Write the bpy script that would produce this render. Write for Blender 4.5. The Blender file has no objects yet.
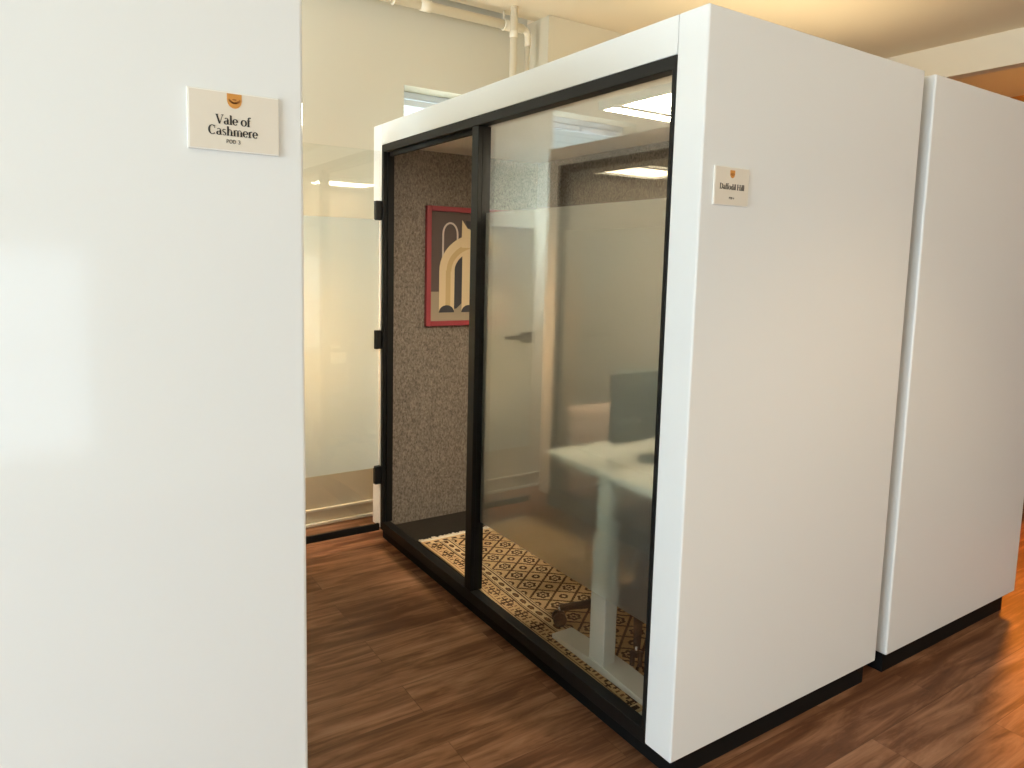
import bpy, bmesh, math, random
from mathutils import Vector, Matrix
random.seed(7)
SC = bpy.context.scene
COL = SC.collection

# ------------------------------------------------------------------ materials
def newmat(name):
    m = bpy.data.materials.new(name); m.use_nodes = True
    nt = m.node_tree
    return m, nt, nt.nodes['Principled BSDF']

def plain(name, col, rough=.5, metal=0., spec=.5, bump=0., bscale=200., coat=0.):
    m, nt, b = newmat(name)
    b.inputs['Base Color'].default_value = (*col, 1)
    b.inputs['Roughness'].default_value = rough
    b.inputs['Metallic'].default_value = metal
    b.inputs['Specular IOR Level'].default_value = spec
    b.inputs['Coat Weight'].default_value = coat
    if bump:
        tc = nt.nodes.new('ShaderNodeTexCoord')
        n = nt.nodes.new('ShaderNodeTexNoise'); n.inputs['Scale'].default_value = bscale
        n.inputs['Detail'].default_value = 4
        bp = nt.nodes.new('ShaderNodeBump'); bp.inputs['Strength'].default_value = bump
        bp.inputs['Distance'].default_value = .002
        nt.links.new(tc.outputs['Object'], n.inputs['Vector'])
        nt.links.new(n.outputs['Fac'], bp.inputs['Height'])
        nt.links.new(bp.outputs['Normal'], b.inputs['Normal'])
    return m

def emit(name, col, s):
    m, nt, b = newmat(name)
    b.inputs['Base Color'].default_value = (.9, .9, .9, 1)
    b.inputs['Emission Color'].default_value = (*col, 1)
    b.inputs['Emission Strength'].default_value = s
    return m

def ramp(nt, stops):
    r = nt.nodes.new('ShaderNodeValToRGB')
    e = r.color_ramp.elements
    while len(e) < len(stops): e.new(.5)
    for k, (p, c) in enumerate(stops):
        e[k].position = p; e[k].color = (*c, 1)
    return r

def felt_mat(name, c0, c1):
    m, nt, b = newmat(name)
    tc = nt.nodes.new('ShaderNodeTexCoord')
    mp = nt.nodes.new('ShaderNodeMapping'); mp.inputs['Scale'].default_value = (1, 1, .6)
    n = nt.nodes.new('ShaderNodeTexNoise'); n.inputs['Scale'].default_value = 130
    n.inputs['Detail'].default_value = 6; n.inputs['Roughness'].default_value = .7
    r = ramp(nt, [(.36, c0), (.66, c1)])
    nt.links.new(tc.outputs['Object'], mp.inputs['Vector'])
    nt.links.new(mp.outputs['Vector'], n.inputs['Vector'])
    nt.links.new(n.outputs['Fac'], r.inputs['Fac'])
    nt.links.new(r.outputs['Color'], b.inputs['Base Color'])
    bp = nt.nodes.new('ShaderNodeBump'); bp.inputs['Strength'].default_value = .5
    bp.inputs['Distance'].default_value = .004
    nt.links.new(n.outputs['Fac'], bp.inputs['Height'])
    nt.links.new(bp.outputs['Normal'], b.inputs['Normal'])
    b.inputs['Roughness'].default_value = .95
    b.inputs['Specular IOR Level'].default_value = .1
    return m

def wood_floor():
    m, nt, b = newmat('walnut_laminate_floor')
    N = nt.nodes.new; L = nt.links.new
    tc = N('ShaderNodeTexCoord')
    br = N('ShaderNodeTexBrick')
    br.offset = .37; br.offset_frequency = 2
    br.inputs['Scale'].default_value = 1
    br.inputs['Brick Width'].default_value = 1.22
    br.inputs['Row Height'].default_value = .18
    br.inputs['Mortar Size'].default_value = .0012
    br.inputs['Mortar Smooth'].default_value = .3
    br.inputs['Color1'].default_value = (0, 0, 0, 1); br.inputs['Color2'].default_value = (1, 1, 1, 1)
    br.inputs['Mortar'].default_value = (.5, .5, .5, 1)
    L(tc.outputs['Object'], br.inputs['Vector'])
    # grain, offset per plank
    sep = N('ShaderNodeSeparateColor'); L(br.outputs['Color'], sep.inputs['Color'])
    comb = N('ShaderNodeCombineXYZ'); ml = N('ShaderNodeMath'); ml.operation = 'MULTIPLY'; ml.inputs[1].default_value = 7.3
    L(sep.outputs[0], ml.inputs[0]); L(ml.outputs[0], comb.inputs['Z'])
    mp = N('ShaderNodeMapping'); mp.inputs['Scale'].default_value = (1.6, 13, 1)
    L(tc.outputs['Object'], mp.inputs['Vector'])
    ad = N('ShaderNodeVectorMath'); ad.operation = 'ADD'
    L(mp.outputs['Vector'], ad.inputs[0]); L(comb.outputs['Vector'], ad.inputs[1])
    g = N('ShaderNodeTexNoise'); g.inputs['Scale'].default_value = 1.5; g.inputs['Detail'].default_value = 7
    g.inputs['Roughness'].default_value = .62; g.inputs['Distortion'].default_value = .7
    L(ad.outputs['Vector'], g.inputs['Vector'])
    mp2 = N('ShaderNodeMapping'); mp2.inputs['Scale'].default_value = (5, 90, 1)
    L(tc.outputs['Object'], mp2.inputs['Vector'])
    f = N('ShaderNodeTexNoise'); f.inputs['Scale'].default_value = 1.2; f.inputs['Detail'].default_value = 3
    L(mp2.outputs['Vector'], f.inputs['Vector'])
    mixf = N('ShaderNodeMath'); mixf.operation = 'MULTIPLY_ADD'; mixf.inputs[1].default_value = .15
    L(f.outputs['Fac'], mixf.inputs[0]); L(g.outputs['Fac'], mixf.inputs[2])
    pl = N('ShaderNodeMath'); pl.operation = 'MULTIPLY_ADD'; pl.inputs[1].default_value = .12
    L(sep.outputs[0], pl.inputs[0]); L(mixf.outputs[0], pl.inputs[2])
    r = ramp(nt, [(.33, FLOOR_C[0]), (.56, FLOOR_C[1]), (.68, FLOOR_C[2]), (.92, FLOOR_C[3])])
    L(pl.outputs[0], r.inputs['Fac'])
    mx = N('ShaderNodeMix'); mx.data_type = 'RGBA'; mx.blend_type = 'MULTIPLY'
    fm = N('ShaderNodeMath'); fm.operation = 'MULTIPLY'; fm.inputs[1].default_value = .55
    L(br.outputs['Fac'], fm.inputs[0]); L(fm.outputs[0], mx.inputs['Factor'])
    L(r.outputs['Color'], mx.inputs['A']); mx.inputs['B'].default_value = (.15, .1, .08, 1)
    L(mx.outputs['Result'], b.inputs['Base Color'])
    b.inputs['Roughness'].default_value = .48
    b.inputs['Specular IOR Level'].default_value = .22
    bp = N('ShaderNodeBump'); bp.inputs['Strength'].default_value = .15; bp.inputs['Distance'].default_value = .002
    L(g.outputs['Fac'], bp.inputs['Height']); L(bp.outputs['Normal'], b.inputs['Normal'])
    return m

def clear_glass(name, f0=.055, tint=(.97, .985, .975)):
    m = bpy.data.materials.new(name); m.use_nodes = True
    nt = m.node_tree; nt.nodes.clear(); N = nt.nodes.new; L = nt.links.new
    out = N('ShaderNodeOutputMaterial')
    tr = N('ShaderNodeBsdfTransparent'); tr.inputs['Color'].default_value = (*tint, 1)
    gl = N('ShaderNodeBsdfGlossy'); gl.inputs['Roughness'].default_value = .0
    ge = N('ShaderNodeNewGeometry')
    d = N('ShaderNodeVectorMath'); d.operation = 'DOT_PRODUCT'
    L(ge.outputs['Normal'], d.inputs[0]); L(ge.outputs['Incoming'], d.inputs[1])
    ab = N('ShaderNodeMath'); ab.operation = 'ABSOLUTE'; L(d.outputs['Value'], ab.inputs[0])
    om = N('ShaderNodeMath'); om.operation = 'SUBTRACT'; om.inputs[0].default_value = 1; L(ab.outputs[0], om.inputs[1])
    pw = N('ShaderNodeMath'); pw.operation = 'POWER'; pw.inputs[1].default_value = 5; L(om.outputs[0], pw.inputs[0])
    ma = N('ShaderNodeMath'); ma.operation = 'MULTIPLY_ADD'; ma.inputs[1].default_value = 1 - f0; ma.inputs[2].default_value = f0
    L(pw.outputs[0], ma.inputs[0])
    mx = N('ShaderNodeMixShader'); L(ma.outputs[0], mx.inputs[0]); L(tr.outputs[0], mx.inputs[1]); L(gl.outputs[0], mx.inputs[2])
    L(mx.outputs[0], out.inputs['Surface'])
    return m

def frosted_film_mat(name, veil=.085, rough=.29, ior=1.12, col=(.9, .92, .88)):
    m = bpy.data.materials.new(name); m.use_nodes = True
    nt = m.node_tree; nt.nodes.clear(); N = nt.nodes.new; L = nt.links.new
    out = N('ShaderNodeOutputMaterial')
    rf = N('ShaderNodeBsdfRefraction'); rf.inputs['Roughness'].default_value = rough; rf.inputs['IOR'].default_value = ior
    rf.inputs['Color'].default_value = (.97, .985, .965, 1)
    df = N('ShaderNodeBsdfDiffuse'); df.inputs['Color'].default_value = (*col, 1)
    tl = N('ShaderNodeBsdfTranslucent'); tl.inputs['Color'].default_value = (*col, 1)
    m1 = N('ShaderNodeMixShader'); m1.inputs[0].default_value = .5
    L(df.outputs[0], m1.inputs[1]); L(tl.outputs[0], m1.inputs[2])
    m2 = N('ShaderNodeMixShader'); m2.inputs[0].default_value = veil
    L(rf.outputs[0], m2.inputs[1]); L(m1.outputs[0], m2.inputs[2])
    L(m2.outputs[0], out.inputs['Surface'])
    return m

def brick_mat():
    m, nt, b = newmat('pale_painted_brick')
    tc = nt.nodes.new('ShaderNodeTexCoord')
    mp = nt.nodes.new('ShaderNodeMapping'); mp.inputs['Rotation'].default_value = (math.pi/2, 0, 0)
    br = nt.nodes.new('ShaderNodeTexBrick'); br.inputs['Scale'].default_value = 1
    br.inputs['Brick Width'].default_value = .22; br.inputs['Row Height'].default_value = .075
    br.inputs['Mortar Size'].default_value = .008
    br.inputs['Color1'].default_value = (.76, .83, .86, 1); br.inputs['Color2'].default_value = (.82, .87, .88, 1)
    br.inputs['Mortar'].default_value = (.5, .58, .62, 1)
    nt.links.new(tc.outputs['Object'], mp.inputs['Vector']); nt.links.new(mp.outputs['Vector'], br.inputs['Vector'])
    nt.links.new(br.outputs['Color'], b.inputs['Base Color'])
    b.inputs['Roughness'].default_value = .9
    return m

FLOOR_C = [(.060, .023, .011), (.136, .058, .028), (.232, .112, .058), (.40, .218, .13)]
M = dict(
    white=plain('white_laminate', (.785, .790, .782), .30, spec=.45),
    gloss=plain('glossy_white_laminate', (.785, .790, .782), .09, spec=.5),
    black=plain('black_aluminium', (.008, .0072, .0065), .5, spec=.2),
    blackplastic=plain('black_plastic', (.007, .007, .007), .5, spec=.25),
    plinth=plain('black_plinth', (.005, .005, .005), .6, spec=.2),
    felt=felt_mat('grey_brown_felt', (.115, .092, .072), (.32, .268, .22)),
    podceil=plain('pod_ceiling_laminate', (.72, .64, .54), .6),
    carpet=plain('charcoal_carpet', (.034, .028, .022), .95, bump=.6, bscale=500, spec=.1),
    glass=clear_glass('clear_glass', .135),
    doorglass=clear_glass('door_glass', .06),
    doorfilm=frosted_film_mat('door_frosted_film', veil=.72, rough=.5, col=(.86, .93, .97)),
    winglass=clear_glass('window_glass', .03),
    film=frosted_film_mat('frosted_film'),
    lampdim=emit('dim_lamp_diffuser', (1., .84, .60), 13.0),
    lamp=emit('lamp_diffuser', (1., .88, .66), 77.0),
    lamphouse=plain('lamp_housing', (.75, .72, .66), .5),
    wall=plain('cream_wall_paint', (.67, .62, .495), .75, bump=.15, bscale=60, spec=.25),
    ceil=plain('cream_ceiling_paint', (.82, .72, .55), .8, bump=.1, bscale=40, spec=.2),
    warmwall=plain('warm_lit_wall_colour', (.56, .25, .06), .8, spec=.2),  # warm light on the far wall mixed into its orange colour
    trim=plain('cream_trim_paint', (.86, .80, .67), .45),
    pipe=plain('cream_pipe_paint', (.82, .75, .60), .4),
    dark=plain('painted_slot_shade', (.05, .035, .02), .9),
    winframe=plain('window_frame_white', (.72, .75, .78), .4),
    floor=wood_floor(),
    brick=brick_mat(),
    deskw=plain('white_desk_laminate', (.86, .82, .74), .4),
    deskm=plain('white_powder_coat', (.74, .71, .62), .4),
    screen=plain('black_screen_glass', (.012, .022, .022), .12),
    monback=plain('dark_green_grey_plastic', (.010, .021, .020), .5),
    chrome=plain('chrome', (.8, .8, .8), .15, metal=1),
    chairfab=plain('dusty_rose_fabric', (.20, .135, .105), .9, bump=.4, bscale=400, spec=.15),
    rug_tan=plain('rug_tan_wool', (.60, .39, .20), .95, bump=.5, bscale=500, spec=.05),
    rug_light=plain('rug_light_wool', (.68, .49, .28), .95, bump=.5, bscale=500, spec=.05),
    rug_dark=plain('rug_dark_brown_wool', (.055, .026, .013), .95, bump=.5, bscale=500, spec=.05),
    rug_mid=plain('rug_rust_wool', (.17, .078, .036), .95, bump=.5, bscale=500, spec=.05),
    fringe=plain('rug_cream_fringe', (.80, .72, .58), .95, spec=.05),
    red=plain('red_frame_lacquer', (.30, .035, .045), .45),
    art_bg=plain('art_taupe', (.105, .075, .066), .8),
    art_floor=plain('art_sand', (.36, .29, .20), .8),
    art_cream=plain('art_cream', (.72, .56, .34), .8),
    art_tan=plain('art_tan', (.58, .40, .20), .8),
    art_dark=plain('art_charcoal', (.045, .042, .048), .8),
    art_line=plain('art_pale_line', (.62, .52, .45), .8),
    plate=plain('cream_sign_card', (.74, .67, .57), .35, spec=.4),
    acrylic=plain('sign_white_edge', (.86, .83, .77), .15),
    badge=plain('sign_orange', (.62, .27, .05), .5),
    emblem=plain('sign_brown_orange', (.36, .13, .02), .5),
    ink=plain('sign_black_ink', (.02, .018, .016), .6),
)

# ------------------------------------------------------------------ geometry helpers
def box(bm, x0, x1, y0, y1, z0, z1, bev=0., seg=2, mi=0):
    if x0 > x1: x0, x1 = x1, x0
    if y0 > y1: y0, y1 = y1, y0
    vs = [bm.verts.new((x, y, z)) for x in (x0, x1) for y in (y0, y1) for z in (z0, z1)]
    F = [(0, 1, 3, 2), (4, 6, 7, 5), (0, 4, 5, 1), (2, 3, 7, 6), (0, 2, 6, 4), (1, 5, 7, 3)]
    fs = [bm.faces.new([vs[i] for i in f]) for f in F]
    for f in fs: f.material_index = mi
    if bev:
        es = list({e for f in fs for e in f.edges})
        bmesh.ops.bevel(bm, geom=es, offset=bev, segments=seg, profile=.5, affect='EDGES')
    return bm

def tube(bm, pts, r, n=16, cap=True, mi=0):
    """tube along a polyline; r a number or a list"""
    pts = [Vector(p) for p in pts]
    rr = r if isinstance(r, (list, tuple)) else [r]*len(pts)
    rings = []
    up = None
    for i, p in enumerate(pts):
        if i == 0: t = pts[1]-p
        elif i == len(pts)-1: t = p-pts[i-1]
        else: t = (pts[i+1]-p).normalized()+(p-pts[i-1]).normalized()
        t.normalize()
        if up is None:
            a = Vector((0, 0, 1)) if abs(t.z) < .9 else Vector((1, 0, 0))
            up = (a-t*a.dot(t)).normalized()
        else:
            up = (up-t*up.dot(t)).normalized()
        s = t.cross(up)
        rings.append([bm.verts.new(p+rr[i]*(math.cos(2*math.pi*k/n)*up+math.sin(2*math.pi*k/n)*s)) for k in range(n)])
    for a, b in zip(rings, rings[1:]):
        for k in range(n):
            f = bm.faces.new((a[k], a[(k+1) % n], b[(k+1) % n], b[k])); f.smooth = True; f.material_index = mi
    if cap:
        f = bm.faces.new(list(reversed(rings[0]))); f.material_index = mi
        f = bm.faces.new(rings[-1]); f.material_index = mi
    return bm

def obj(name, bm, mats, parent=None, smooth=None):
    bmesh.ops.recalc_face_normals(bm, faces=bm.faces[:])
    me = bpy.data.meshes.new(name); bm.to_mesh(me); bm.free()
    for m in (mats if isinstance(mats, (list, tuple)) else [mats]): me.materials.append(m)
    o = bpy.data.objects.new(name, me); COL.objects.link(o)
    if parent is not None:
        o.parent = parent
        o.matrix_parent_inverse = Matrix.Identity(4)
    return o

def B(): return bmesh.new()

def empty(name, loc, label, cat, group=None, rz=0):
    o = bpy.data.objects.new(name, None); COL.objects.link(o)
    o.empty_display_size = .1
    o.location = loc; o.rotation_euler = (0, 0, rz)
    o['label'] = label; o['category'] = cat
    if group: o['group'] = group
    return o

def tag(o, label, cat, group=None):
    o['label'] = label; o['category'] = cat
    if group: o['group'] = group
    return o

def struct(name, bm, mats):
    o = obj(name, bm, mats); o['kind'] = 'structure'; return o

# ------------------------------------------------------------------ camera (recovered from the photograph's perspective)
f_px, pitch, roll, yaw = 716.669, .1108, .0242, .9904
CAM = Vector((-1.5007, -1.3747, 1.5591))
fw = Vector((math.cos(yaw)*math.cos(pitch), math.sin(yaw)*math.cos(pitch), -math.sin(pitch)))
r0 = fw.cross(Vector((0, 0, 1))).normalized(); u0 = r0.cross(fw)
r1 = math.cos(roll)*r0+math.sin(roll)*u0; u1 = -math.sin(roll)*r0+math.cos(roll)*u0
cd = bpy.data.cameras.new('camera'); cam = bpy.data.objects.new('camera', cd); COL.objects.link(cam)
mw = Matrix.Identity(4)
for i in range(3):
    mw[i][0] = r1[i]; mw[i][1] = u1[i]; mw[i][2] = -fw[i]; mw[i][3] = CAM[i]
cam.matrix_world = mw
cd.sensor_width = 36; cd.sensor_fit = 'HORIZONTAL'; cd.lens = f_px*36/1024
cd.shift_x = .93/1024; cd.shift_y = -42.57/1024
cd.clip_start = .02; cd.clip_end = 100
SC.camera = cam

# ------------------------------------------------------------------ the room
XL, XR, YB, YF, ZC = -4.6, 5.6, 2.63, -3.6, 3.08
b = B(); box(b, XL, XR, YF, YB, -.05, 0); struct('floor', b, M['floor'])
# ceiling: stops short of the back wall on the left, leaving a dark slot over the pipe
b = B(); box(b, XL, 1.19, YF, 2.545, ZC, ZC+.06); box(b, 1.19, XR, YF, YB+.25, ZC, ZC+.06)
struct('ceiling', b, M['ceil'])
b = B(); box(b, XL, 1.19, 2.545, YB, 3.34, 3.40); box(b, XL, 1.19, 2.53, 2.545, ZC+.06, 3.40); struct('slot_shade_lining', b, M['dark'])  # near-black lining paints in the shadow inside the slot

def wall_with_holes(bm, u0, u1, z0, z1, holes, put):
    xs = sorted({u0, u1, *[h[0] for h in holes], *[h[1] for h in holes]})
    for a, c in zip(xs, xs[1:]):
        zz = [(z0, z1)]
        for h in holes:
            if h[0] <= a and h[1] >= c:
                zz = [(z0, h[2]), (h[3], z1)]
        for p, q in zz:
            if q-p > 1e-4: put(bm, a, c, p, q)

W1 = (.33, 1.08, 2.08, 2.577)        # clerestory windows in the back wall
W2 = (-2.11, -1.355, 2.08, 2.577)
W3 = (-2.55, -1.25, .30, 1.60)       # rear window behind the viewer
W3b = (.6, 2.2, .9, 2.5)
W4 = (-2.5, -.25, .12, 2.5)            # side windows on the far left
W5 = (.1, 1.9, .6, 2.6)
b = B()
wall_with_holes(b, XL, 1.19, 0, 3.40, [W1, W2], lambda bm, a, c, p, q: box(bm, a, c, YB, YB+.26, p, q))
box(b, 1.19, XR, 2.39, 2.39+.5, 0, ZC)      # the wall steps forward here
bmesh.ops.remove_doubles(b, verts=b.verts[:], dist=1e-5)
struct('wall_back', b, M['wall'])
b = B(); wall_with_holes(b, XL, XR, 0, ZC, [W3, W3b], lambda bm, a, c, p, q: box(bm, a, c, YF-.22, YF, p, q))
struct('wall_front', b, M['wall'])
b = B(); wall_with_holes(b, YF, YB, 0, ZC, [W4, W5], lambda bm, a, c, p, q: box(bm, XL-.22, XL, a, c, p, q))
struct('wall_left', b, M['wall'])
b = B(); box(b, XR, XR+.2, YF, 2.39, 0, ZC); struct('wall_right', b, M['warmwall'])
b = B(); box(b, 3.66, 3.76, YF, 2.39, 2.865, ZC); struct('trim_2', b, M['trim'])          # ceiling beam
# baseboard
b = B(); box(b, XL, 1.19, YB-.014, YB, 0, .085, .004); box(b, XL, 1.19, YB-.026, YB-.014, 0, .020, .005)
struct('baseboard_back', b, M['wall'])
b = B(); box(b, XL, 1.19, YB-.022, YB-.001, .083, .099, .004); box(b, XL, 1.19, YB-.034, YB-.026, .002, .020, .003)
struct('trim_3', b, M['trim'])

def window(n, w, axis):
    """frame + pane set deep in the opening"""
    a, c, p, q = w
    bm = B(); t = .04
    def put(bm, u0, u1, z0, z1, d0, d1, bev=.004):
        if axis == 'back': box(bm, u0, u1, YB+d0, YB+d1, z0, z1, bev)
        elif axis == 'front': box(bm, u0, u1, YF-d1, YF-d0, z0, z1, bev)
        else: box(bm, XL-d1, XL-d0, u0, u1, z0, z1, bev)
    for (u0, u1, z0, z1) in ((a, a+t, p, q), (c-t, c, p, q), (a+t, c-t, q-t, q), (a+t, c-t, p, p+t)):
        put(bm, u0, u1, z0, z1, .15, .20)
    if axis == 'back':
        put(bm, a+t, c-t, q-t-.045, q-t-.008, .135, .165)      # opening sash rail with its catch
        put(bm, (a+c)/2-.05, (a+c)/2+.05, q-t-.038, q-t-.012, .115, .135)
    else:
        put(bm, (a+c)/2-.025, (a+c)/2+.025, p+t, q-t, .15, .20)
        put(bm, a+t, c-t, (p+q)/2-.02, (p+q)/2+.02, .16, .19)
    o = struct('window_%d' % n, bm, M['winframe'])
    bm = B(); put(bm, a+t, c-t, p+t, q-t, .172, .180, 0)
    g = obj('pane', bm, M['winglass'], o)
    return o
for n, (w, ax) in enumerate(((W1, 'back'), (W2, 'back'), (W3, 'front'), (W3b, 'front'), (W4, 'left'), (W5, 'left')), 1):
    window(n, w, ax)
b = B(); box(b, XL, 2.4, 4.6, 4.8, 0, 3.35); struct('wall_outside', b, M['brick'])

# pipes under the ceiling, along the back wall
pr = empty('ceiling_pipe', (0, 2.50, 3.0), 'thick cream painted pipe running under ceiling along the back wall', 'pipe')
b = B(); tube(b, [(-4.5, 0, 0), (1.07, 0, 0)], .027, 20)
obj('pipe_run', b, M['pipe'], pr)
for x in (-.9, .40, .97):
    b = B(); tube(b, [(x-.035, 0, 0), (x-.033, 0, 0), (x+.033, 0, 0), (x+.035, 0, 0)], [.028, .032, .032, .028], 20)
    obj('coupling', b, M['pipe'], pr)
for x in (.20, .93):
    b = B()
    tube(b, [(x+.036*0, .031*math.sin(t), .031*math.cos(t)) for t in [k*math.pi/8 for k in range(-2, 15)]], .006, 8)
    tube(b, [(x, 0, .034), (x, 0, .08)], .006, 8)
    obj('hanger', b, M['pipe'], pr)
b = B(); tube(b, [(1.07, 0, 0)]+[(1.07+.04*math.sin(t), 0, -.04+.04*math.cos(t)) for t in [k*math.pi/12 for k in range(1, 6)]]+[(1.11, 0, -.04), (1.11, 0, -.10)], .020, 16)
obj('elbow', b, M['pipe'], pr)
b = B(); tube(b, [(1.11, 0, -.10), (1.11, 0, -3.0)], .015, 14); obj('down_pipe', b, M['pipe'], pr)
b = B(); tube(b, [(.940, 2.40, 0), (.940, 2.40, ZC)], .022, 18); tube(b, [(.940, 2.40, 2.90), (.940, 2.40, 2.905), (.940, 2.40, 2.935), (.940, 2.40, 2.94)], [.022, .025, .025, .022], 18)
tag(obj('riser_pipe', b, M['pipe']), 'vertical cream pipe rising to the ceiling behind the booth', 'pipe')

# ------------------------------------------------------------------ office pods
D, W, T, H, HB, ZF = 1.085, 2.287, .110, 2.25, .090, 2.143
YM0, YM1 = 1.190, 1.242          # mullion

def make_pod(name, label, loc, rz=0, mir=1, door='open', light=True, front=True, glossy=False, flip=False):
    """local x = depth from the front, y = along the front; mir = -1 mirrors the depth axis"""
    root = empty(name, loc, label, 'office booth', 'white office booths', rz)
    dd = D
    def bx(bm, x0, x1, y0, y1, z0, z1, bev=0., seg=2):
        if flip: y0, y1 = W-y1, W-y0
        box(bm, x0*mir, x1*mir, y0, y1, z0, z1, bev, seg)
    white = M['gloss'] if glossy else M['white']
    for y0, y1 in ((0, T), (W-T, W)):
        b = B(); bx(b, 0, dd, y0, y1, HB, H, .006, 3)
        obj('side_panel', b, white, root)
    b = B(); bx(b, dd-.09, dd-.004, T+.001, W-T-.001, HB, H-.004, .003); obj('back_panel', b, white, root)
    b = B(); bx(b, .09, dd-.09, T+.001, W-T-.001, 2.17, H-.006, .002); obj('roof_panel', b, white, root)
    b = B(); bx(b, .002, .089, T+.0015, W-T-.0015, ZF, H-.001, .002); obj('fascia', b, white, root)
    b = B(); bx(b, .05, dd-.03, .028, W-.028, 0, HB-.001); obj('plinth', b, M['plinth'], root)
    # lining
    for y0, y1 in ((T, T+.012), (W-T-.012, W-T)):
        b = B(); bx(b, .060, dd-.105, y0, y1, .0985, 2.138); obj('felt_lining', b, M['felt'], root)
    b = B(); bx(b, dd-.105, dd-.092, T, W-T, .098, 2.138); obj('felt_lining', b, M['felt'], root)
    b = B(); bx(b, .048, dd-.092, T, W-T, 2.138, 2.168); obj('ceiling_panel', b, M['podceil'], root)
    b = B(); bx(b, .048, dd-.092, T, W-T, HB, .098); obj('floor_panel', b, M['carpet'], root)
    # ceiling light: a wide diffuser and a narrow one in one housing
    b = B()
    for (x0, x1, y0, y1) in ((.20, .70, .572, .610), (.20, .215, .20, .572), (.685, .70, .20, .595), (.20, .70, .185, .20), (.20, .215, .610, .675), (.685, .70, .610, .675), (.20, .70, .675, .683)):
        bx(b, x0, x1, y0, y1, 2.108, 2.138)
    lh = obj('ceiling_light', b, M['lamphouse'], root)
    b = B(); bx(b, .215, .685, .20, .572, 2.121, 2.136); obj('diffuser', b, M['lamp' if light else 'lampdim'], lh)
    b = B(); bx(b, .215, .685, .610, .675, 2.121, 2.136); obj('diffuser', b, M['lamp' if light else 'lampdim'], lh)
    # black door and glazing frame
    b = B()
    bx(b, 0, .046, T, W-T, 2.104, ZF-.001, .002)
    bx(b, 0, .046, T, W-T, .086, .132, .002)
    bx(b, 0, .074, T, T+.016, .132, 2.104, .002)
    bx(b, 0, .020, W-T-.027, W-T, .132, 2.104, .002)
    bx(b, .020, .056, W-T-.036, W-T, .132, 2.104, .002)
    obj('frame', b, M['black'], root)
    b = B(); bx(b, .030, .046, YM1, W-T-.036, 2.084, 2.104, .001)           # dark rubber rebate over the doorway
    obj('door_seal', b, M['plinth'], root)
    b = B(); bx(b, 0, .020, YM0, YM1, .133, 2.103, .002); bx(b, .020, .060, YM0, YM1-.02, .133, 2.103, .002)
    obj('mullion', b, M['black'], root)
    b = B(); bx(b, .030, .041, T+.008, YM0+.008, .124, 2.110)
    g = obj('fixed_glass', b, M['glass'], root)
    b = B(); bx(b, .0425, .0440, T+.018, YM0-.002, .440, 1.756); obj('frosted_film', b, M['film'], g)
    # glass door on three black hinge clamps
    L0, L1 = .004, .925
    def dput(bm, u0, u1, n0, n1, z0, z1, bev=0.):
        # u along the leaf from the hinge, n across it
        if door == 'open': bx(bm, -u0, -u1, W-T+.006+n0, W-T+.006+n1, z0, z1, bev)
        else: bx(bm, -.014+n0, -.014+n1, W-T-.012-u0, W-T-.012-u1, z0, z1, bev)
    b = B(); dput(b, L0, L1, 0, .010, .116, 2.112, .001)
    dg = obj('door', b, M['doorglass'], root)
    b = B(); dput(b, L0+.001, L1-.001, .0105, .012, .428, 1.762); obj('frosted_film', b, M['doorfilm'], dg)
    b = B(); dput(b, .004, L1, -.004, .014, .078, .116, .002); obj('bottom_seal', b, M['black'], dg)
    for z in (.390, 1.130, 1.808):
        b = B(); dput(b, -.022, .032, -.012, .022, z-.050, z+.050, .003)
        obj('hinge', b, M['blackplastic'], dg)
    b = B()
    for s0, s1 in ((-.030, 0), (.012, .040)):
        dput(b, .835, .905, min(s0, s1)+.0, max(s0, s1), 1.075, 1.140, .004)
    n = -.045
    for n in (-.040, .050):
        dput(b, .70, .875, n-.007, n+.007, 1.100, 1.122, .004)
        dput(b, .860, .878, min(n, 0), max(n, .012), 1.098, 1.122, .003)
    obj('handle', b, M['black'], dg)
    return root

make_pod('office_booth', 'white booth in the middle with open glass door, rug and desk inside', (0, 0, 0))
make_pod('office_booth', 'white booth at left edge whose glossy side panel fills the foreground', (-1.077, 0, 0), mir=-1, door='closed', glossy=True, flip=True, light=False)
make_pod('office_booth', 'white booth at right edge standing back to back with the middle booth', (2.240, -.002, 0), mir=-1, door='closed', flip=True, light=False)

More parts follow.
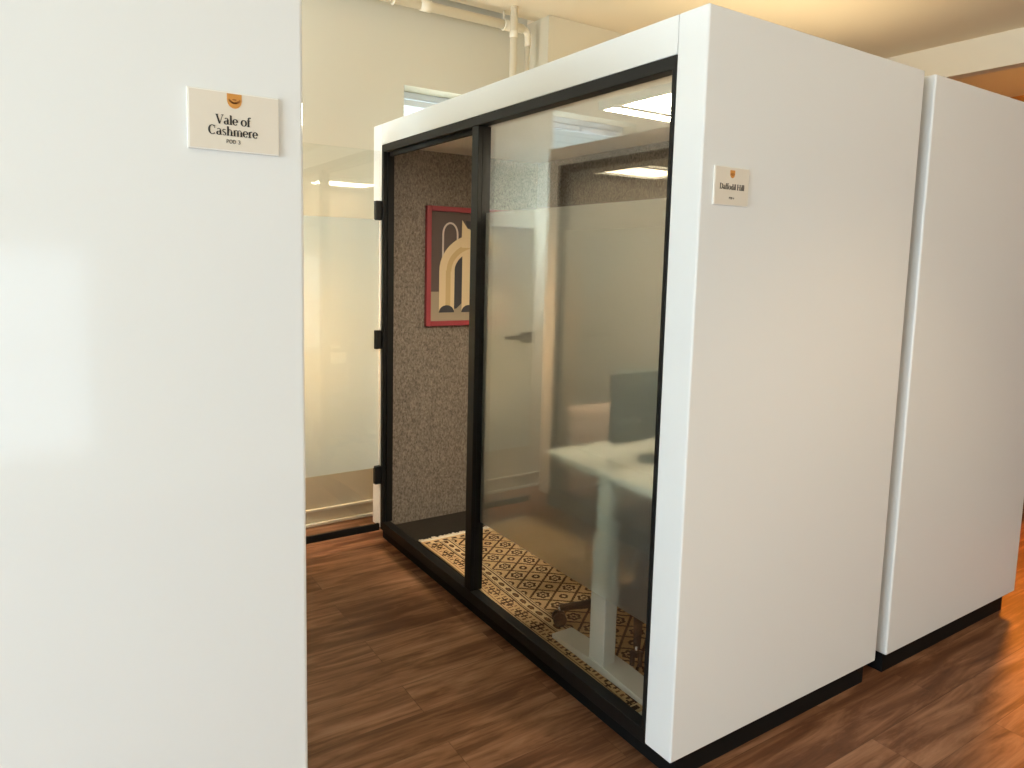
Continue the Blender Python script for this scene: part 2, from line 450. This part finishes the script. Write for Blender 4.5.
# ------------------------------------------------------------------ rug
def rug_pattern(e, v):
    """e across (0 at one long edge), v along; returns material index 0 tan 1 light 2 dark 3 rust"""
    w, l = .72, 1.64
    ee = min(e, w-e)
    end = min(v, l-v)
    def line(d, p, hw): return abs(d-p) < hw
    if ee < .010 or end < .012: return 0
    if line(ee, .013, .003): return 3
    if end < .05:
        if line(end, .047, .003): return 2
        k = (e % .05)/.05
        return 2 if abs(k-.5) < .28 and abs(end-.028) < .008 else 1
    if ee < .078:                                  # outer band with crossed motifs
        k = (v % .115)-.0575; c = ee-.046
        if abs(k) < .0045: return 2
        if abs(c) < .0045 and abs(k) < .046: return 2
        if abs(abs(k)-.024) < .006 and abs(c) < .020 - abs(abs(k)-.024): return 2
        if abs(abs(k)-.046) < .005 and abs(c) > .008 and abs(c) < .024: return 3
        if abs(abs(c)-.022) < .003 and abs(k) < .016: return 2
        return 0
    if line(ee, .082, .0035) or line(ee, .092, .002): return 2
    if ee < .130:                                  # chain of ovals
        k = (v % .062)-.031; c = ee-.111
        d = (k/.022)**2+(c/.011)**2
        if d < .30: return 3
        if d < 1: return 2
        return 1
    if line(ee, .134, .0035) or line(ee, .146, .0025): return 2
    if ee < .150: return 1
    # field: diamond lattice with medallions
    px, py = .140, .112
    cx = (e-w/2); cy = v-.06
    best = 9
    ix = round(cx/px); ux = cx-ix*px
    iy = round(cy/py); uy = cy-iy*py
    rr = math.hypot(ux/1.05, uy)
    th = math.atan2(uy, ux)
    if rr < .0075: return 2
    if rr < .034:
        pet = .0225+.0035*math.cos(6*th)
        if abs(rr-pet) < .0062: return 2
        if rr < pet: return 3 if abs(math.sin(2*th)) < .30 else 1
        return 1
    dm = abs(ux)/(px/2)+abs(uy)/(py/2)
    if abs(dm-1) < .12: return 2
    if dm > 1.0:
        vx = abs(ux)-px/2; vy = abs(uy)-py/2
        q = math.hypot(vx, vy)
        if q < .008: return 1
        if q < .020: return 2
    return 0

def make_rug():
    w, l, z0, th = .72, 1.64, 0., .008
    root = empty('runner_rug', (.056, .212, .0985), 'tan and brown patterned runner rug with cream fringe on booth floor', 'rug', rz=-.022)
    nx, ny = 200, 440
    b = B()
    hz = lambda i, j: th+.0012*math.sin(j*.11)*math.sin(i*.05)
    V = [[b.verts.new((w*i/nx+.006*math.sin(j*.023)*(1-i/nx), l*j/ny, hz(i, j))) for j in range(ny+1)] for i in range(nx+1)]
    for i in range(nx):
        for j in range(ny):
            f = b.faces.new((V[i][j], V[i+1][j], V[i+1][j+1], V[i][j+1]))
            f.material_index = rug_pattern(w*(i+.5)/nx, l*(j+.5)/ny)
    # sides and underside
    Bo = {}
    def low(i, j):
        if (i, j) not in Bo:
            c = V[i][j].co; Bo[(i, j)] = b.verts.new((c.x, c.y, 0))
        return Bo[(i, j)]
    for i in range(nx):
        b.faces.new((V[i][0], low(i, 0), low(i+1, 0), V[i+1][0])); b.faces.new((V[i][ny], V[i+1][ny], low(i+1, ny), low(i, ny)))
    for j in range(ny):
        b.faces.new((V[0][j], V[0][j+1], low(0, j+1), low(0, j))); b.faces.new((V[nx][j], low(nx, j), low(nx, j+1), V[nx][j+1]))
    obj('pile', b, [M['rug_tan'], M['rug_light'], M['rug_dark'], M['rug_mid']], root)
    for end, s in ((l, 1), (0, -1)):
        b = B()
        k = 0; x = .004
        while x < w-.004:
            ln = random.uniform(.030, .046); dx = random.uniform(-.008, .008)
            y = end
            tube(b, [(x, y-s*.003, .005), (x+dx*.4, y+s*ln*.5, .0055), (x+dx, y+s*ln, .003)], [.0048, .0048, .0034], 6)
            x += .0082
        obj('fringe', b, M['fringe'], root)
    return root
make_rug()

# ------------------------------------------------------------------ standing desk
FZ = .1075
dk = empty('standing_desk', (.155, .46, FZ), 'white height adjustable desk with T-shaped legs standing on the rug', 'desk')
def dbox(name, x0, x1, y0, y1, z0, z1, bev, mat):
    bm = B(); box(bm, x0-.155, x1-.155, y0-.46, y1-.46, z0-FZ, z1-FZ, bev); return obj(name, bm, mat, dk)
dbox('desk_top', .10, .955, .130, .79, .820, .845, .004, M['deskw'])
for x in (.155, .80):
    lg = dbox('leg', x-.043, x+.014, .440, .520, .135, .60, .004, M['deskm'])
    bm = B(); box(bm, x-.037-.155, x+.008-.155, .446-.46, .514-.46, .60-FZ, .80-FZ, .003); obj('inner_column', bm, M['deskm'], lg)
    bm = B()
    x0, x1 = x-.048-.155, x+.048-.155
    # tapered foot
    pr_ = [(.735-.46, .010), (.735-.46, .018), (.46-.46+.05, .030), (.46-.46-.05, .030), (.200-.46, .018), (.200-.46, .010), (.200-.46, .002), (.735-.46, .002)]
    A = [bm.verts.new((x0, y, z)) for y, z in pr_]; C_ = [bm.verts.new((x1, y, z)) for y, z in pr_]
    bm.faces.new(A); bm.faces.new(list(reversed(C_)))
    for k in range(len(pr_)): bm.faces.new((A[k], A[(k+1) % len(pr_)], C_[(k+1) % len(pr_)], C_[k]))
    obj('foot', bm, M['deskm'], dk)
dbox('crossbar', .162, .764, .46, .495, .755, .795, .003, M['deskm'])
dbox('top_bracket', .125, .185, .20, .72, .800, .820, .002, M['deskm'])
dbox('top_bracket', .770, .830, .20, .72, .800, .820, .002, M['deskm'])

# monitor, seen from its back
mo = empty('computer_monitor', (.44, .47, .845), 'dark computer monitor standing on the white desk behind frosted glass', 'monitor')
b = B(); box(b, -.29, .29, .018, .034, .085, .345, .006); obj('screen_panel', b, M['screen'], mo)
b = B(); box(b, -.29, .29, -.004, .018, .085, .345, .008); box(b, -.14, .14, -.022, -.003, .13, .29, .008); obj('back_shell', b, M['monback'], mo)
b = B(); box(b, -.03, .03, -.040, -.022, .008, .24, .004); obj('stand_neck', b, M['monback'], mo)
b = B(); box(b, -.12, .12, -.11, .07, 0, .010, .004); obj('stand_base', b, M['monback'], mo)

# ------------------------------------------------------------------ office chair, tucked under the desk
CX, CY = .487, .656
ch = empty('office_chair', (CX, CY, FZ), 'office chair with five-star base on casters tucked under the white desk', 'chair', rz=0)
spots = [(.193-CX, .804-CY), (.256-CX, .422-CY)]
angs = [math.atan2(spots[0][1], spots[0][0])+k*2*math.pi/5 for k in range(5)]
R = .329
b = B(); tube(b, [(0, 0, .055), (0, 0, .060), (0, 0, .115), (0, 0, .12)], [.032, .040, .036, .028], 20); base = obj('base_hub', b, M['black'], ch)
for a in angs:
    ca, sa = math.cos(a), math.sin(a)
    b = B()
    tube(b, [(.03*ca, .03*sa, .092), (.16*ca, .16*sa, .088), (R*ca, R*sa, .072)], [.021, .018, .013], 12)
    arm = obj('base_arm', b, M['black'], ch)
    cs = B()
    px_, py_ = (R*ca, R*sa)
    tube(cs, [(px_, py_, .045), (px_, py_, .076)], .006, 10, mi=1)
    t = Vector((-sa, ca, 0))
    for s in (-1, 1):
        c0 = Vector((px_, py_, .0275))+t*s*.005; c1 = c0+t*s*.018
        tube(cs, [c0, c0.lerp(c1, .1), c0.lerp(c1, .9), c1], [.024, .0275, .0275, .024], 20)
    box(cs, px_-.013, px_+.013, py_-.013, py_+.013, .036, .056, .004)
    obj('caster', cs, [M['blackplastic'], M['chrome']], arm)
b = B(); tube(b, [(0, 0, .12), (0, 0, .26)], .025, 16); tube(b, [(0, 0, .26), (0, 0, .35)], .015, 16); obj('gas_lift', b, M['black'], ch)
def pad(bm, cx, cy, cz, sx, sy, sz, n=4, curve=0., axis='y'):
    box(bm, cx-sx, cx+sx, cy-sy, cy+sy, cz-sz, cz+sz, min(sx, sy, sz)*.8, 4)
b = B(); pad(b, 0, 0, .385, .225, .215, .032); obj('seat', b, M['chairfab'], ch)
b = B(); pad(b, 0, .262, .660, .205, .026, .200); obj('backrest', b, M['chairfab'], ch)
b = B(); tube(b, [(0, .10, .345), (0, .24, .350), (0, .305, .40), (0, .300, .58)], .014, 12); obj('back_support', b, M['black'], ch)

# ------------------------------------------------------------------ framed picture on the felt side wall
PY = W-T-.012
X0, X1, Z0, Z1 = .247, .770, 1.196, 1.850
pc = empty('framed_picture', ((X0+X1)/2, PY, Z0), 'red framed art print of a cream arched animal on grey felt wall', 'picture')
OX, OY, OZ = (X0+X1)/2, PY, Z0
b = B(); t = .028
for x0, x1, z0, z1 in ((X0, X0+t, Z0, Z1), (X1-t, X1, Z0, Z1), (X0+t, X1-t, Z1-t, Z1), (X0+t, X1-t, Z0, Z0+t)):
    box(b, x0-OX, x1-OX, -.026, -.0005, z0-OZ, z1-OZ, .003)
obj('picture_frame', b, M['red'], pc)
b = B()
lay = [0]
def poly(pts, mi):
    y = -.010-.0004*lay[0]; lay[0] += 1
    vs = [b.verts.new((x-OX, y, z-OZ)) for x, z in pts]
    f = b.faces.new(vs); f.material_index = mi
    r = bmesh.ops.extrude_face_region(b, geom=[f])
    for v in r['geom']:
        if isinstance(v, bmesh.types.BMVert): v.co.y = -.006
    return
def band(pts, w, mi):
    """constant-width stroke as quads"""
    P = [Vector((x, z)) for x, z in pts]; Lf, Rt = [], []
    for i, p in enumerate(P):
        t_ = (P[min(i+1, len(P)-1)]-P[max(i-1, 0)]).normalized(); n_ = Vector((-t_.y, t_.x))
        ww = w[i] if isinstance(w, (list, tuple)) else w
        Lf.append(p+n_*ww/2); Rt.append(p-n_*ww/2)
    poly([(q.x, q.y) for q in Lf]+[(q.x, q.y) for q in reversed(Rt)], mi)
poly([(X0+t, Z0+t), (X1-t, Z0+t), (X1-t, Z1-t), (X0+t, Z1-t)], 0)
poly([(X0+t, Z0+t), (X1-t, Z0+t), (X1-t, 1.385), (X0+t, 1.385)], 1)
poly([(.405, 1.290), (.440, 1.290), (.485, 1.330), (.500, 1.58), (.440, 1.58), (.405, 1.45)], 4)      # dark between the legs
tailp = [(.352, 1.57)]+[(.397-.045*math.cos(k*math.pi/12), 1.700+.062*math.sin(k*math.pi/12)) for k in range(13)]+[(.442, 1.62)]
band(tailp, .010, 5)
arch = lambda cx, cz, rx, rz, a0, a1, n=18: [(cx+rx*math.cos(a0+(a1-a0)*k/n), cz+rz*math.sin(a0+(a1-a0)*k/n)) for k in range(n+1)]
pi = math.pi
band([(.520, 1.275), (.520, 1.45), (.520, 1.62)], .092, 2)
band([(.378, 1.275)]+[(.378, 1.50)]+arch(.590, 1.50, .212, .165, pi, pi*.42)+[(.70, 1.635), (.735, 1.62)], .094, 2)
band([(.386, 1.275)]+[(.386, 1.50)]+arch(.590, 1.50, .200, .150, pi, pi*.42)+[(.70, 1.620), (.735, 1.605)], .030, 3)
band([(.535, 1.275), (.535, 1.62)], .022, 3)
poly([(.468, 1.63), (.470, 1.780), (.505, 1.735), (.565, 1.735), (.600, 1.780), (.602, 1.63)], 2)      # head with two ears
poly(arch(.540, 1.778, .046, .052, pi, 2*pi), 4)
for cx in (.378, .520): poly([(cx-.047, 1.270)]+arch(cx, 1.270, .047, .040, pi, 0)[1:], 4)
obj('art_print', b, [M['art_bg'], M['art_floor'], M['art_cream'], M['art_tan'], M['art_dark'], M['art_line']], pc)

# ------------------------------------------------------------------ door signs
def arc(cx, cz, rx, rz, a0, a1, w0, w1, n=14):
    """stroke along an ellipse; heavy where the stroke runs vertical"""
    out = []
    for k in range(n+1):
        a = math.radians(a0+(a1-a0)*k/n)
        out.append((cx+rx*math.cos(a), cz+rz*math.sin(a), w1+(w0-w1)*abs(math.cos(a))**1.5))
    return out
TH, TN = .27, .09
def S(*p): return list(p)
def stem(x, z0, z1): return S((x, z0, TH), (x, z1, TH))
def serif(x0, x1, z): return S((x0, z, TN), (x1, z, TN))
GL = {
 'V': (1.25, [S((.18, 1.42, TH), (.62, 0.02, TH)), S((1.08, 1.42, TN), (.62, 0.02, TN)), serif(-.02, .42, 1.42), serif(.88, 1.26, 1.42)]),
 'a': (.86, [stem(.60, .05, .72), arc(.38, .70, .24, .26, 150, 0, .16, TN), arc(.36, .27, .26, .25, 60, 330, TH, TN), serif(.56, .84, .05)]),
 'l': (.46, [stem(.22, .03, 1.45), serif(0, .44, .03), serif(.04, .2, 1.45)]),
 'e': (.84, [arc(.42, .48, .32, .46, 0, 320, TH, TN), S((.14, .50, TN), (.74, .50, TN))]),
 'o': (.96, [arc(.46, .48, .36, .46, 0, 360, TH, TN, 24)]),
 'f': (.56, [stem(.24, .03, 1.1), arc(.42, 1.14, .18, .30, 180, 40, TH, .12), serif(0, .5, .94), serif(.02, .48, .03)]),
 'C': (1.22, [arc(.62, .71, .48, .70, 50, 315, TH+.04, TN, 22), S((.98, .95, TN), (1.0, 1.40, TN))]),
 's': (.68, [arc(.32, .70, .20, .23, 30, 250, TN+.06, TN), S((.22, .56, .16), (.44, .40, .18)), arc(.32, .25, .22, .23, 70, -150, TN+.08, TN)]),
 'h': (1.0, [stem(.22, .03, 1.45), stem(.76, .03, .68), arc(.49, .66, .27, .28, 180, 0, .12, TN), serif(.02, .42, .03), serif(.58, .96, .03)]),
 'm': (1.50, [stem(.22, .03, .92), stem(.74, .03, .68), stem(1.26, .03, .68), arc(.48, .66, .26, .28, 180, 0, .12, TN), arc(1.0, .66, .26, .28, 180, 0, .12, TN), serif(.02, .42, .03), serif(.56, .92, .03), serif(1.08, 1.46, .03)]),
 'r': (.68, [stem(.22, .03, .92), arc(.46, .66, .22, .26, 180, 50, .14, .16), serif(.02, .46, .03)]),
 'D': (1.36, [stem(.26, .03, 1.40), arc(.42, .715, .74, .685, -90, 90, TH+.04, TN, 18), serif(0, .5, .03), serif(0, .5, 1.40)]),
 'd': (.98, [stem(.70, .05, 1.45), arc(.42, .46, .32, .45, 40, 320, TH, TN), serif(.62, .92, .05)]),
 'i': (.46, [stem(.22, .03, .92), S((.13, 1.24, .22), (.31, 1.24, .22)), serif(0, .44, .03)]),
 'H': (1.46, [stem(.26, .03, 1.40), stem(1.14, .03, 1.40), S((.26, .74, TN), (1.14, .74, TN)), serif(0, .52, .03), serif(0, .52, 1.40), serif(.88, 1.40, .03), serif(.88, 1.40, 1.40)]),
 ' ': (.45, []),
}
def sans(strokes): return [[(x, z, .2) for x, z in s] for s in strokes]
_ar = lambda cx, cz, rx, rz, a0, a1: [(cx+rx*math.cos(math.radians(a0+(a1-a0)*k/10)), cz+rz*math.sin(math.radians(a0+(a1-a0)*k/10))) for k in range(11)]
GS = {
 'P': (1.0, sans([[(.15, 0), (.15, 1.4)], [(.15, 1.35), (.5, 1.35)]+_ar(.5, 1.02, .32, .33, 90, -90)+[(.15, .69)]])),
 'O': (1.4, sans([_ar(.65, .7, .52, .66, 0, 180), _ar(.65, .7, .52, .66, 180, 360)])),
 'D': (1.25, sans([[(.15, 0), (.15, 1.4)], [(.15, 1.35)]+_ar(.4, .7, .62, .65, 90, -90)+[(.15, .05)]])),
 '3': (1.0, sans([_ar(.42, 1.02, .32, .33, 150, -90), _ar(.42, .36, .36, .33, 90, -150)])),
 '4': (1.0, sans([[(.65, 0), (.65, 1.4), (.05, .42), (.95, .42)]])),
 ' ': (.6, []),
}
def text_width(s, G): return sum(G[c][0] for c in s)
def lettering(bm, s, G, xc, z, unit, y, depth):
    x = xc-text_width(s, G)*unit/2
    for c in s:
        adv, strokes = G[c]
        for st in strokes:
            P = [Vector((q[0], q[1])) for q in st]
            ring = []
            for k, p in enumerate(P):
                t_ = (P[min(k+1, len(P)-1)]-P[max(k-1, 0)]).normalized(); n_ = Vector((-t_.y, t_.x))
                hw = st[k][2]/2
                ring.append((p+n_*hw, p-n_*hw))
            vs = [[(bm.verts.new((x+q.x*unit, yy, z+q.y*unit))) for q in pr for yy in (y, y-depth)] for pr in ring]
            for a, c_ in zip(vs, vs[1:]):
                bm.faces.new((a[1], a[3], c_[3], c_[1])); bm.faces.new((a[0], c_[0], c_[2], a[2]))
                bm.faces.new((a[0], a[1], c_[1], c_[0])); bm.faces.new((a[2], c_[2], c_[3], a[3]))
            bm.faces.new((vs[0][0], vs[0][2], vs[0][3], vs[0][1])); bm.faces.new((vs[-1][0], vs[-1][1], vs[-1][3], vs[-1][2]))
        x += adv*unit

def sign(label, x0, x1, z0, z1, lines, pod, badge_w, badge_h):
    w, h = x1-x0, z1-z0
    r = empty('door_sign', ((x0+x1)/2, -.0005, z0), label, 'sign', 'name signs on the booths')
    b = B(); box(b, -w/2, w/2, -.0045, 0, 0, h, .001); obj('backing', b, M['acrylic'], r)
    b = B(); box(b, -w/2+.0035, w/2-.0015, -.0055, -.0046, .0025, h-.0025); obj('card', b, M['plate'], r)
    b = B()
    zt = h-.003 if badge_h > .022 else h-.009
    pts = [(-badge_w/2, zt), (badge_w/2, zt)]+[(badge_w/2*math.cos(math.radians(a)), zt-badge_h*.42+badge_h*.58*math.sin(math.radians(a))) for a in range(0, -181, -12)]
    vf = [b.verts.new((x, -.0062, z)) for x, z in pts]; vb = [b.verts.new((x, -.0055, z)) for x, z in pts]
    b.faces.new(vf); b.faces.new(list(reversed(vb)))
    for k in range(len(pts)): b.faces.new((vf[k], vf[(k+1) % len(pts)], vb[(k+1) % len(pts)], vb[k]))
    bd = obj('badge', b, M['badge'], r)
    # small emblem: two outspread leaf sprays under a crown line
    b = B()
    zc = zt-badge_h*.50; u = badge_w
    def leaf(cx, cz, ang, ln, wd):
        ps = []
        for k in range(10):
            tt = 2*math.pi*k/10
            px, pz = ln/2*math.cos(tt), wd/2*math.sin(tt)
            ps.append((cx+px*math.cos(ang)-pz*math.sin(ang), cz+px*math.sin(ang)+pz*math.cos(ang)))
        v = [b.verts.new((x, -.0068, z)) for x, z in ps]; v2 = [b.verts.new((x, -.0062, z)) for x, z in ps]
        b.faces.new(v)
        for k in range(10): b.faces.new((v[k], v[(k+1) % 10], v2[(k+1) % 10], v2[k]))
    for s in (-1, 1):
        for k, (dx, dz, an) in enumerate(((.10, -.10, .3), (.22, -.05, .7), (.33, .03, 1.0))):
            leaf(s*dx*u, zc+dz*u, s*an, .24*u, .13*u)
    leaf(0, zc+.10*u, 0, .30*u, .13*u); leaf(0, zc-.14*u, 0, .40*u, .10*u)
    obj('emblem', b, M['emblem'], bd)
    b = B()
    for s, z, unit in lines: lettering(b, s, GL, -.0025 if w > .15 else .001, z, unit, -.0056, .0006)
    s, z, unit = pod; lettering(b, s, GS, -.0025 if w > .15 else .001, z, unit, -.0056, .0006)
    obj('lettering', b, M['ink'], r)
    return r
wV = .156; zV = 1.742; hV = .103
sign('cream sign reading Vale of Cashmere on the glossy foreground panel', -1.280, -1.124, zV, zV+hV,
     [('Vale of', .0462, wV*.38/text_width('Vale of', GL)), ('Cashmere', .0272, wV*.54/text_width('Cashmere', GL))],
     ('POD 3', .0140, .0046), .0250, .0250)
wD = .138; hD = .104
sign('small cream sign reading Daffodil Hill on the middle booth', .048, .191, 1.729, 1.835,
     [('Daffodil Hill', .0440, wD*.74/text_width('Daffodil Hill', GL))],
     ('POD 4', .0180, .0040), .0195, .0215)

# ------------------------------------------------------------------ light
def area(name, loc, to, sx, sy, power, col, spread=None):
    l = bpy.data.lights.new(name, 'AREA'); l.shape = 'RECTANGLE'; l.size = sx; l.size_y = sy
    l.energy = power; l.color = col
    if spread: l.spread = spread
    o = bpy.data.objects.new(name, l); COL.objects.link(o); o.location = loc
    d = Vector(to)-Vector(loc); o.rotation_euler = d.to_track_quat('-Z', 'Y').to_euler()
    return o
def point(name, loc, power, col, r=.08):
    l = bpy.data.lights.new(name, 'POINT'); l.energy = power; l.color = col; l.shadow_soft_size = r
    o = bpy.data.objects.new(name, l); COL.objects.link(o); o.location = loc; return o
DAY = (.73, .885, 1.0); WARM = (1.0, .72, .42); AMB = (1., .26, .02)
K = dict(left=142, rear=3.0, rear2=3, cler=140, lampA=18, lampB=7, aisle_fill=4.3, passage_fill=44, sconce=27, glow=215, far=50, up=9.8, down=62)
for w in (W4, W5):
    area('window_daylight', (XL-.10, (w[0]+w[1])/2, (w[2]+w[3])/2), (0, (w[0]+w[1])/2, (w[2]+w[3])/2-.3), w[1]-w[0], w[3]-w[2], K['left'], DAY)
area('window_daylight', ((W3[0]+W3[1])/2, YF-.10, (W3[2]+W3[3])/2), ((W3[0]+W3[1])/2, 0, (W3[2]+W3[3])/2), W3[1]-W3[0], W3[3]-W3[2], K['rear'], DAY)
area('window_daylight', ((W3b[0]+W3b[1])/2, YF-.10, (W3b[2]+W3b[3])/2), ((W3b[0]+W3b[1])/2, 0, (W3b[2]+W3b[3])/2), W3b[1]-W3b[0], W3b[3]-W3b[2], K['rear2'], (1, .93, .84))
for w in (W1, W2):
    area('window_daylight', ((w[0]+w[1])/2, YB+1.15, 3.15), ((w[0]+w[1])/2, YB, 2.30), 1.0, .8, K['cler'], DAY)
point('unseen_overhead_light', (.9, -1.9, 2.95), K['lampA'], WARM, .12)
point('unseen_overhead_light', (-2.6, .6, 2.72), K['lampB'], WARM, .12)
point('unseen_overhead_light', (-.60, 1.40, 2.72), K['aisle_fill'], (.80, .93, 1), .12)  # added over the aisle to brighten back wall, fascia and door film
def spot(name, loc, to, power, col, deg, r=.06, blend=.6):
    l = bpy.data.lights.new(name, 'SPOT'); l.energy = power; l.color = col; l.shadow_soft_size = r
    l.spot_size = math.radians(deg); l.spot_blend = blend
    o = bpy.data.objects.new(name, l); COL.objects.link(o); o.location = loc
    o.rotation_euler = (Vector(to)-Vector(loc)).to_track_quat('-Z', 'Y').to_euler(); return o
spot('added_floor_spot', (.55, -1.35, 3.04), (.75, -1.0, 0), K['down'], WARM, 84)  # unseen spot added to lift the floor beside the right-hand panels
area('added_ceiling_uplight', (2.0, 1.30, 2.34), (2.0, 1.30, 4), 1.6, .5, K['up'], (1, .80, .50))  # hidden upward light added above the booths to brighten the ceiling
point('added_passage_light', (-1.40, 2.46, 1.90), K['passage_fill'], (.74, .89, 1), .05)  # added out of sight to wash the wall behind the open door
point('wall_lamp', (-.62, 2.48, 1.15), K['sconce'], (1, .56, .24), .04)
spot('amber_lamp', (4.2, .70, 1.45), (2.3, -.10, 0), K['glow'], AMB, 75, .16, .8)
spot('amber_lamp', (4.1, .35, 1.7), (5.6, 1.1, 2.75), K['far'], (1, .50, .15), 100, .08, .9)

wd = bpy.data.worlds.new('overcast_sky'); SC.world = wd; wd.use_nodes = True
bg = wd.node_tree.nodes['Background']
bg.inputs['Color'].default_value = (.80, .92, 1.0, 1); bg.inputs['Strength'].default_value = 3.0

SC.view_settings.view_transform = 'Standard'; SC.view_settings.look = 'None'
SC.view_settings.gamma = 1; SC.view_settings.use_curve_mapping = False
SC.view_settings.exposure = 0.0
SC.cycles.use_denoising = True
SC.cycles.max_bounces = 14; SC.cycles.transparent_max_bounces = 24
SC.cycles.transmission_bounces = 10; SC.cycles.glossy_bounces = 6; SC.cycles.diffuse_bounces = 5
SC.cycles.sample_clamp_indirect = 6
